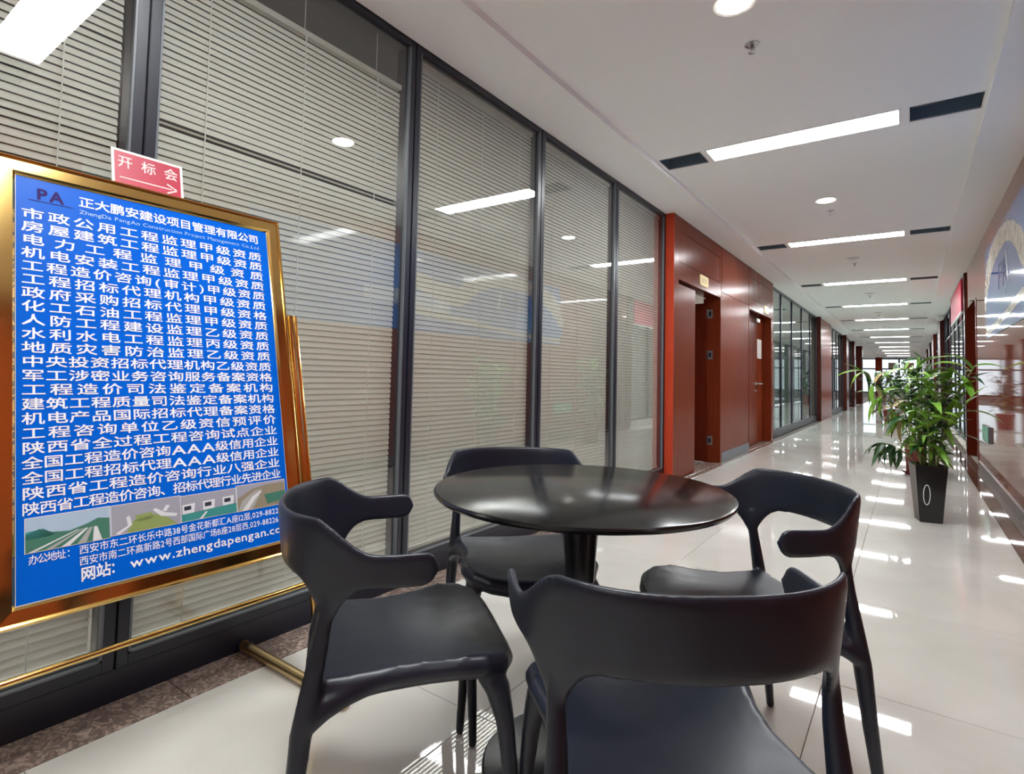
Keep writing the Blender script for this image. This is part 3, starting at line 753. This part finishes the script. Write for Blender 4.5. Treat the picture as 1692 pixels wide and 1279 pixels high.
def latin(txt, u0, v, u1, h_, m=None, bold=.008, name='text_line'):
    b = MB(); adv = []
    sp = .06
    ws = []
    for ch in txt:
        vs, _ = getg(ch, bold); ws.append((max(p[0] for p in vs)-min(p[0] for p in vs)) if vs else .28)
    tot = sum(ws)+sp*1.3*(len(txt)-1); sx = (u1-u0)/tot; x = u0
    for ch, w_ in zip(txt, ws):
        vs, fs = getg(ch, bold)
        if vs:
            mx = min(p[0] for p in vs); b.add([((p[0]-mx)*sx+x, p[1]*h_-v, ZT+p[2]) for p in vs], fs)
        x += (w_+sp*1.3)*sx
    return b.build(name, m or M['white'], ps)
LN = ['市政公用工程监理甲级资质', '房屋建筑工程监理甲级资质', '电力工程监理甲级资质', '机电安装工程监理甲级资质', '工程造价咨询(审计)甲级资质', '工程招标代理机构甲级资质', '政府采购招标代理甲级资格', '化工石油工程监理甲级资质', '人防工程建设监理乙级资质', '水利水电工程监理丙级资质', '地质灾害防治监理乙级资质', '中央投资招标代理机构乙级资质', '军工涉密业务咨询服务备案资格', '工程造价司法鉴定备案机构', '建筑工程质量司法鉴定备案机构', '机电产品国际招标代理备案资格', '工程咨询单位乙级资信预评价', '陕西省全过程工程咨询试点企业', '全国工程造价咨询AAA级信用企业', '全国工程招标代理AAA级信用企业', '陕西省工程造价咨询行业八强企业', '陕西省工程造价咨询、招标代理行业先进企业']
for i, s in enumerate(LN):
    v = .105+(.856-.105)*i/21
    w_ = {10: .049, 12: .049, 13: .047, 14: .046, 15: .044, 16: .0415, 20: .035}[len(s)]
    text_row(s, .014, .668+.006*i/21, v, w_, .0312, bold=.013)
text_row('正大鹏安建设项目管理有限公司', .137, .662, .041, .038, .033, bold=.016)
latin('ZhengDa PengAn Construction Project Management Co.,Ltd', .139, .077, .660, .0165, M['cyan'], bold=.0, name='subtitle')
lg = latin('PA', .048, .060, .105, .044, M['navy'], bold=.025, name='emblem')
MB().box(.03, -.066, 0, .125, -.0645, .0002).build('emblem_line', M['navy'], ps)
text_row('办公地址', .026, .098, .973, .0195, .023, bold=.006)
text_row('：', .098, .118, .973, .0195, .023, bold=.006)
def mixed(txt, u0, u1, v, h_, bold=.006):
    b = MB(); ws = []
    for ch in txt:
        vs, _ = getg(ch, bold); ws.append(1.0 if ord(ch) > 255 else (max(p[0] for p in vs)-min(p[0] for p in vs))+.1)
    sx = (u1-u0)/sum(ws); x = u0
    for ch, w_ in zip(txt, ws):
        vs, fs = getg(ch, bold); mx = 0 if w_ == 1.0 else min(p[0] for p in vs)-.05
        b.add([((p[0]-mx)*sx+x, (p[1]-.37)*h_-v, ZT+p[2]) for p in vs], fs); x += w_*sx
    b.build('text_line', M['white'], ps)
mixed('西安市东二环长乐中路38号金花新都汇A座12层,029-88221133', .123, .684, .972, .0235)
mixed('西安市南二环高新路2号西部国际广场B座28层西,029-88226633', .123, .682, .999, .0235)
text_row('网站', .125, .190, 1.031, .033, .036, bold=.02)
text_row('：', .188, .215, 1.031, .026, .034, bold=.02)
latin('www.zhengdapengan.com', .232, 1.042, .690, .033, bold=.012)
# --- four small landscape prints
def pm(name, c): return M.setdefault(name, mat(name, c, .35))
sky = pm('print_sky', (.42, .55, .68)); hill = pm('print_hill', (.06, .20, .14)); road = pm('print_road', (.42, .42, .40)); grass = pm('print_grass', (.28, .36, .12)); haze = pm('print_haze', (.36, .36, .42)); teal = pm('print_teal', (.05, .28, .26)); dk = pm('print_dark', (.03, .04, .06)); whit = pm('print_white', (.75, .76, .78)); earth = pm('print_earth', (.30, .25, .18))
def poly(pts, m, p, z): 
    me = D.meshes.new('print_shape'); me.from_pydata([(x, y, z) for x, y in pts], [], [tuple(range(len(pts)))]); return obj('print_shape', me, m, p)
def quadmap(u0, u1, v0, v1): return lambda a, b_: (u0+(u1-u0)*a, -(v0+(v1-v0)*b_))
specs = [(.021, .189, .878, .956), (.193, .360, .879, .953), (.362, .520, .882, .952), (.523, .683, .877, .953)]
for n, (a, b_, c_, d_) in enumerate(specs):
    q = quadmap(a, b_, c_, d_); fr = MB().box(a-.0015, -d_-.0015, -.001, b_+.0015, -c_+.0015, ZT).build('photo_print', whit, ps)
    P_ = lambda pts, m_, z: poly([((q(*t))[0], (q(*t))[1]) for t in pts], m_, fr, z)
    z1, z2, z3 = .0004, .0006, .0008
    if n == 0:
        P_([(0, 0), (0, 1), (1, 1), (1, 0)], sky, z1); P_([(0, .48), (.15, .35), (.3, .5), (.5, .55), (.72, .42), (.85, .3), (1, .36), (1, 1), (0, 1)], hill, z2); P_([(0, .4), (0, .62), (.35, .6), (.2, .36)], teal, z2)
        for k in range(5): P_([(.02+.19*k, 1), (.10+.20*k, 1), (.62+.055*k, .56), (.60+.05*k, .55)], road if k % 2 else whit, z3)
    elif n == 1:
        P_([(0, 0), (0, 1), (1, 1), (1, 0)], haze, z1); P_([(.3, .6), (.2, 1), (.95, 1), (.8, .7), (.6, .5)], grass, z2)
        P_([(.05, .95), (.22, .75), (.2, .45), (.25, .42), (.28, .75), (.1, 1)], whit, z3); P_([(.62, .3), (.75, .5), (.95, .62), (.93, .72), (.7, .62), (.58, .35)], whit, z3); P_([(.78, .25), (.72, .45), (.78, .47), (.84, .28)], whit, z3)
        P_([(.32, .45), (.36, .7), (.6, .62), (.56, .4)], grass, z2)
    elif n == 2:
        P_([(0, 0), (0, 1), (1, 1), (1, 0)], haze, z1); P_([(0, .72), (0, 1), (1, 1), (1, .62)], teal, z2)
        for k in range(3):
            x = .02+.36*k; P_([(x, .35-.03*k), (x, .72-.04*k), (x+.2, .70-.04*k), (x+.22, .33-.03*k)], whit, z2); P_([(x+.03, .42-.03*k), (x+.03, .58-.03*k), (x+.15, .57-.03*k), (x+.15, .41-.03*k)], dk, z3)
        P_([(.42, .75), (.3, 1), (.36, 1), (.46, .75)], whit, z3)
    else:
        P_([(0, 0), (0, 1), (1, 1), (1, 0)], earth, z1); P_([(0, .5), (.3, .2), (.6, .1), (1, .1), (1, 0), (0, 0)], haze, z2); P_([(0, 1), (.1, .6), (.35, .3), (.5, .25), (.45, .5), (.3, 1)], road, z2)
        P_([(.08, 1), (.3, .5), (.48, .32), (.5, .36), (.36, .6), (.2, 1)], whit, z3); P_([(.55, .5), (.6, .9), (1, .8), (1, .45)], hill, z2)
# --- red sign standing on the board
rs = tag(empty('direction_sign'), 'small red direction sign with a white arrow on top of the blue board', 'sign'); rs.matrix_world = bm_
RW, RH = .200, .128; RU, RV = .226, -.170
tilt_pts = lambda x, y: (RU+x, -RV-y)
def rbox(a, b_, c_, d_, z0, z1, name, m): return MB().box(RU+a, -(RV+d_), z0, RU+b_, -(RV+c_), z1).build(name, m, rs)
rbox(0, RW, 0, RH+.03, -.0215, -.0185, 'plate', M['paper'])
rbox(.008, RW-.008, .008, RH-.006, -.0184, -.0180, 'red_field', M['redp'])
b = MB()
for i, ch in enumerate('开标会'): put(b, ch, RU+.036+.064*i, -(RV+.040), .042, .042, .01, z=-.0177)
b.build('text_line', M['pink'], rs)
b = MB(); zz = -.0177; yb = -(RV+.092)
b.add([(RU+.02, yb-.002, zz), (RU+.165, yb-.002, zz), (RU+.165, yb+.002, zz), (RU+.02, yb+.002, zz)], [(0, 1, 2, 3)])
for s in (-1, 1): b.add([(RU+.18, yb-.0025*s, zz), (RU+.18, yb+.003*s, zz), (RU+.152, yb+.018*s, zz), (RU+.150, yb+.013*s, zz)], [(0, 1, 2, 3)])
b.build('arrow', M['pink'], rs)
D.objects.remove(fo)

# ------------------------------------------------------------------ plants
def leaf_mesh(L, W, droop, fold=.25):
    vs = []; n = 7
    for i in range(n+1):
        t = i/n; w_ = W*math.sin(PI*min(1, (t*.94+.06))**.75)*(1 if t < 1 else 0)+.0006
        a = droop*t; x = L*(math.sin(a)/droop if droop > .01 else t)*1.0; z = -L*(1-math.cos(a))/max(droop, .01)
        vs += [(x, -w_/2, z+fold*w_*.5), (x, 0, z), (x, w_/2, z+fold*w_*.5)]
    fs = []
    for i in range(n):
        for j in range(2): fs.append((3*i+j, 3*i+3+j, 3*i+4+j, 3*i+1+j))
    me = D.meshes.new('leaf'); me.from_pydata(vs, [], fs)
    for p in me.polygons: p.use_smooth = True
    return me
def leafset(m):
    o = []
    for L, W, d in ((.17, .034, .7), (.20, .040, 1.0), (.14, .032, .5), (.22, .036, 1.4), (.18, .028, .9)):
        me = leaf_mesh(L, W, d); me.materials.append(m); o.append(me)
    return o
LS = {k: leafset(M[k]) for k in ('leaf', 'leaf_d', 'leaf_y')}
def place_leaf(par, p, az, el, kind, sc_=1):
    o = D.objects.new('leaf', random.choice(LS[kind])); C.objects.link(o); o.parent = par
    o.location = p; o.rotation_euler = (random.uniform(-.5, .5), -el, az); o.scale = (sc_, sc_, sc_)
def square_pot(par, w0, w1, h, m):
    b = MB()
    def ring(w_, z): return [(-w_, -w_, z), (w_, -w_, z), (w_, w_, z), (-w_, w_, z)]
    vs = ring(w0, 0)+ring(w1, h)+ring(w1-.012, h)+ring(w1-.016, h-.05)
    fs = [(3, 2, 1, 0)]
    for k in range(3):
        for j in range(4): fs.append((4*k+j, 4*k+(j+1) % 4, 4*k+4+(j+1) % 4, 4*k+4+j))
    b.add(vs, fs); o = b.build('pot', m, par, bev=.004)
    s = MB().add(ring(w1-.016, h-.05), [(0, 1, 2, 3)]).build('soil', M['soil'], par); return o
# main plant
pl = tag(empty('potted_plant', (.098, 5.36, 0), R(13)), 'tall leafy potted plant in a dark square tapered pot, standing mid-corridor', 'plant')
po = square_pot(pl, .072, .102, .43, M['pot'])
# pale emblem loop on the front of the pot (facing the viewer)
ring = [];
for k in range(25):
    a = 2*PI*k/24; ring.append((-.03+.021*math.cos(a), .21+.075*math.sin(a)))
b = MB(); n = len(ring)
vs = []
for (x, z) in ring: vs += [(x, -(.0738+.0698*z/1.0), z)]
b.tube([(x, -(.073+.030*z/.43)-.001, z) for x, z in ring], .0028, 6)
b.build('pot_emblem', M['vent'], po)
Rz = Matrix.Rotation(-R(13), 4, 'Z')
random.seed(21)
stems = [(-.03, .02, .62, -.10, .05), (.02, -.03, .70, .02, -.05), (.05, .03, .78, .12, .06), (-.05, -.03, .55, -.16, -.04), (0, .05, .74, .04, .14), (.04, -.05, .60, .22, -.06), (-.02, .0, .80, -.04, .02), (.06, .0, .82, .26, .05), (.0, -.05, .5, -.05, -.14), (.05, .05, .66, .16, .16)]
def grow(par, base_z, stems, kinds, den, lsc):
    cnt = 0
    for (bx_, by_, h, lx, ly) in stems:
        pts = []; rad = []
        for k in range(6):
            t = k/5; p = Vector((bx_+lx*t*t, by_+ly*t*t, base_z+h*t)); pts.append(tuple(p)); rad.append(.0065-.003*t)
        MB().tube(pts, rad, 7).build('stem', M['stem'], par, True)
        nl = int(den*h)
        for q in range(nl):
            t = .22+.78*(q+random.random())/nl; t = min(t, 1)
            p = (bx_+lx*t*t, by_+ly*t*t, base_z+h*t)
            az = q*2.4+random.uniform(-.5, .5); el = random.uniform(.1, 1.1) if t > .5 else random.uniform(-.5, .7)
            place_leaf(par, p, az, el, random.choice(kinds), random.uniform(.8, 1.25)*lsc*(.85+.3*t)); cnt += 1
    return cnt
grow(pl, .37, stems, ['leaf', 'leaf', 'leaf_d', 'leaf'], 34, 1.12)
# long leaning branch reaching left with a leafy head, plus hanging leaves
br = []
for k in range(9):
    t = k/8; q = Rz @ Vector((-.03-.36*t**1.4, -.03-.24*t**1.4, .36+.80*t-.03*t*t)); br.append(tuple(q))
MB().tube(br, [.005-.003*k/8 for k in range(9)], 7).build('stem', M['stem'], pl, True)
for q in range(34):
    k = 4+q % 5; p = Vector(br[k])+Vector((random.uniform(-.02, .02),)*3)
    place_leaf(pl, p, R(140)+random.uniform(-1.9, 1.9), random.uniform(-1.2, 1.2), random.choice(['leaf', 'leaf', 'leaf_d', 'leaf_y']), random.uniform(.8, 1.2))
br2 = []
for k in range(9):
    t = k/8; q = Rz @ Vector((-.04-.26*t, -.02-.16*t, .38+.42*t-.22*t*t)); br2.append(tuple(q))
MB().tube(br2, [.005-.003*k/8 for k in range(9)], 7).build('stem', M['stem'], pl, True)
for q in range(22):
    k = 4+q % 5; place_leaf(pl, Vector(br2[k]), R(140)+random.uniform(-1.6, 1.6), random.uniform(-1.5, -.2), random.choice(['leaf_d', 'leaf_d', 'leaf']), random.uniform(.7, 1.1))
# second plant behind
p2 = tag(empty('potted_plant', (.03, 7.95, 0), R(20)), 'darker leafy plant in a red-brown pot behind the tall one', 'plant')
MB().lathe([(.001, 0), (.10, 0), (.12, .02), (.13, .03), (.13, .04), (.11, .04), (.001, .04)], 24).build('saucer', M['redpot'], p2, True)
MB().lathe([(.085, .04), (.10, .30), (.115, .34), (.115, .37), (.105, .37), (.10, .33), (.001, .33)], 24).build('pot', M['redpot'], p2, True)
random.seed(5)
st2 = [(random.uniform(-.06, .06), random.uniform(-.06, .06), random.uniform(.6, 1.05), random.uniform(-.22, .24), random.uniform(-.2, .2)) for _ in range(10)]
grow(p2, .33, st2, ['leaf_d', 'leaf_d', 'leaf'], 15, 1.35)
# distant shrubs
def shrub(x, y, s, lab):
    t = tag(empty('potted_shrub', (x, y, 0)), lab, 'plant', 'dark potted shrubs far along the corridor')
    MB().lathe([(.001, 0), (.16*s, 0), (.20*s, .38*s), (.18*s, .38*s), (.001, .34*s)], 20).build('pot', M['redpot'], t, True)
    MB().tube([(0, 0, .34*s), (.02, 0, .9*s)], .02*s, 8).build('stem', M['stem'], t, True)
    b = MB()
    lm = leaf_mesh(.22*s, .06*s, .8)
    for _ in range(110):
        a = random.uniform(0, 2*PI); r_ = random.uniform(0, .32)*s; z = random.uniform(.45, 1.35)*s
        Mx = Matrix.Translation((r_*math.cos(a)*.7, r_*math.sin(a)*.7, z)) @ Matrix.Rotation(a, 4, 'Z') @ Matrix.Rotation(-random.uniform(-.4, 1.2), 4, 'Y')
        b.add([Mx @ v.co for v in lm.vertices], [tuple(p.vertices) for p in lm.polygons])
    tag(b.build('foliage', M['leaf_t'], t, True), kind='stuff')
shrub(-.42, 17.5, .95, 'dark shrub just left of the leafy plants, mid-distance')
shrub(-.35, 27.0, 1.1, 'dark shrub further along, below the end window divider')
shrub(-1.55, 43.5, 1.3, 'dark planter at the foot of the far cherry column')
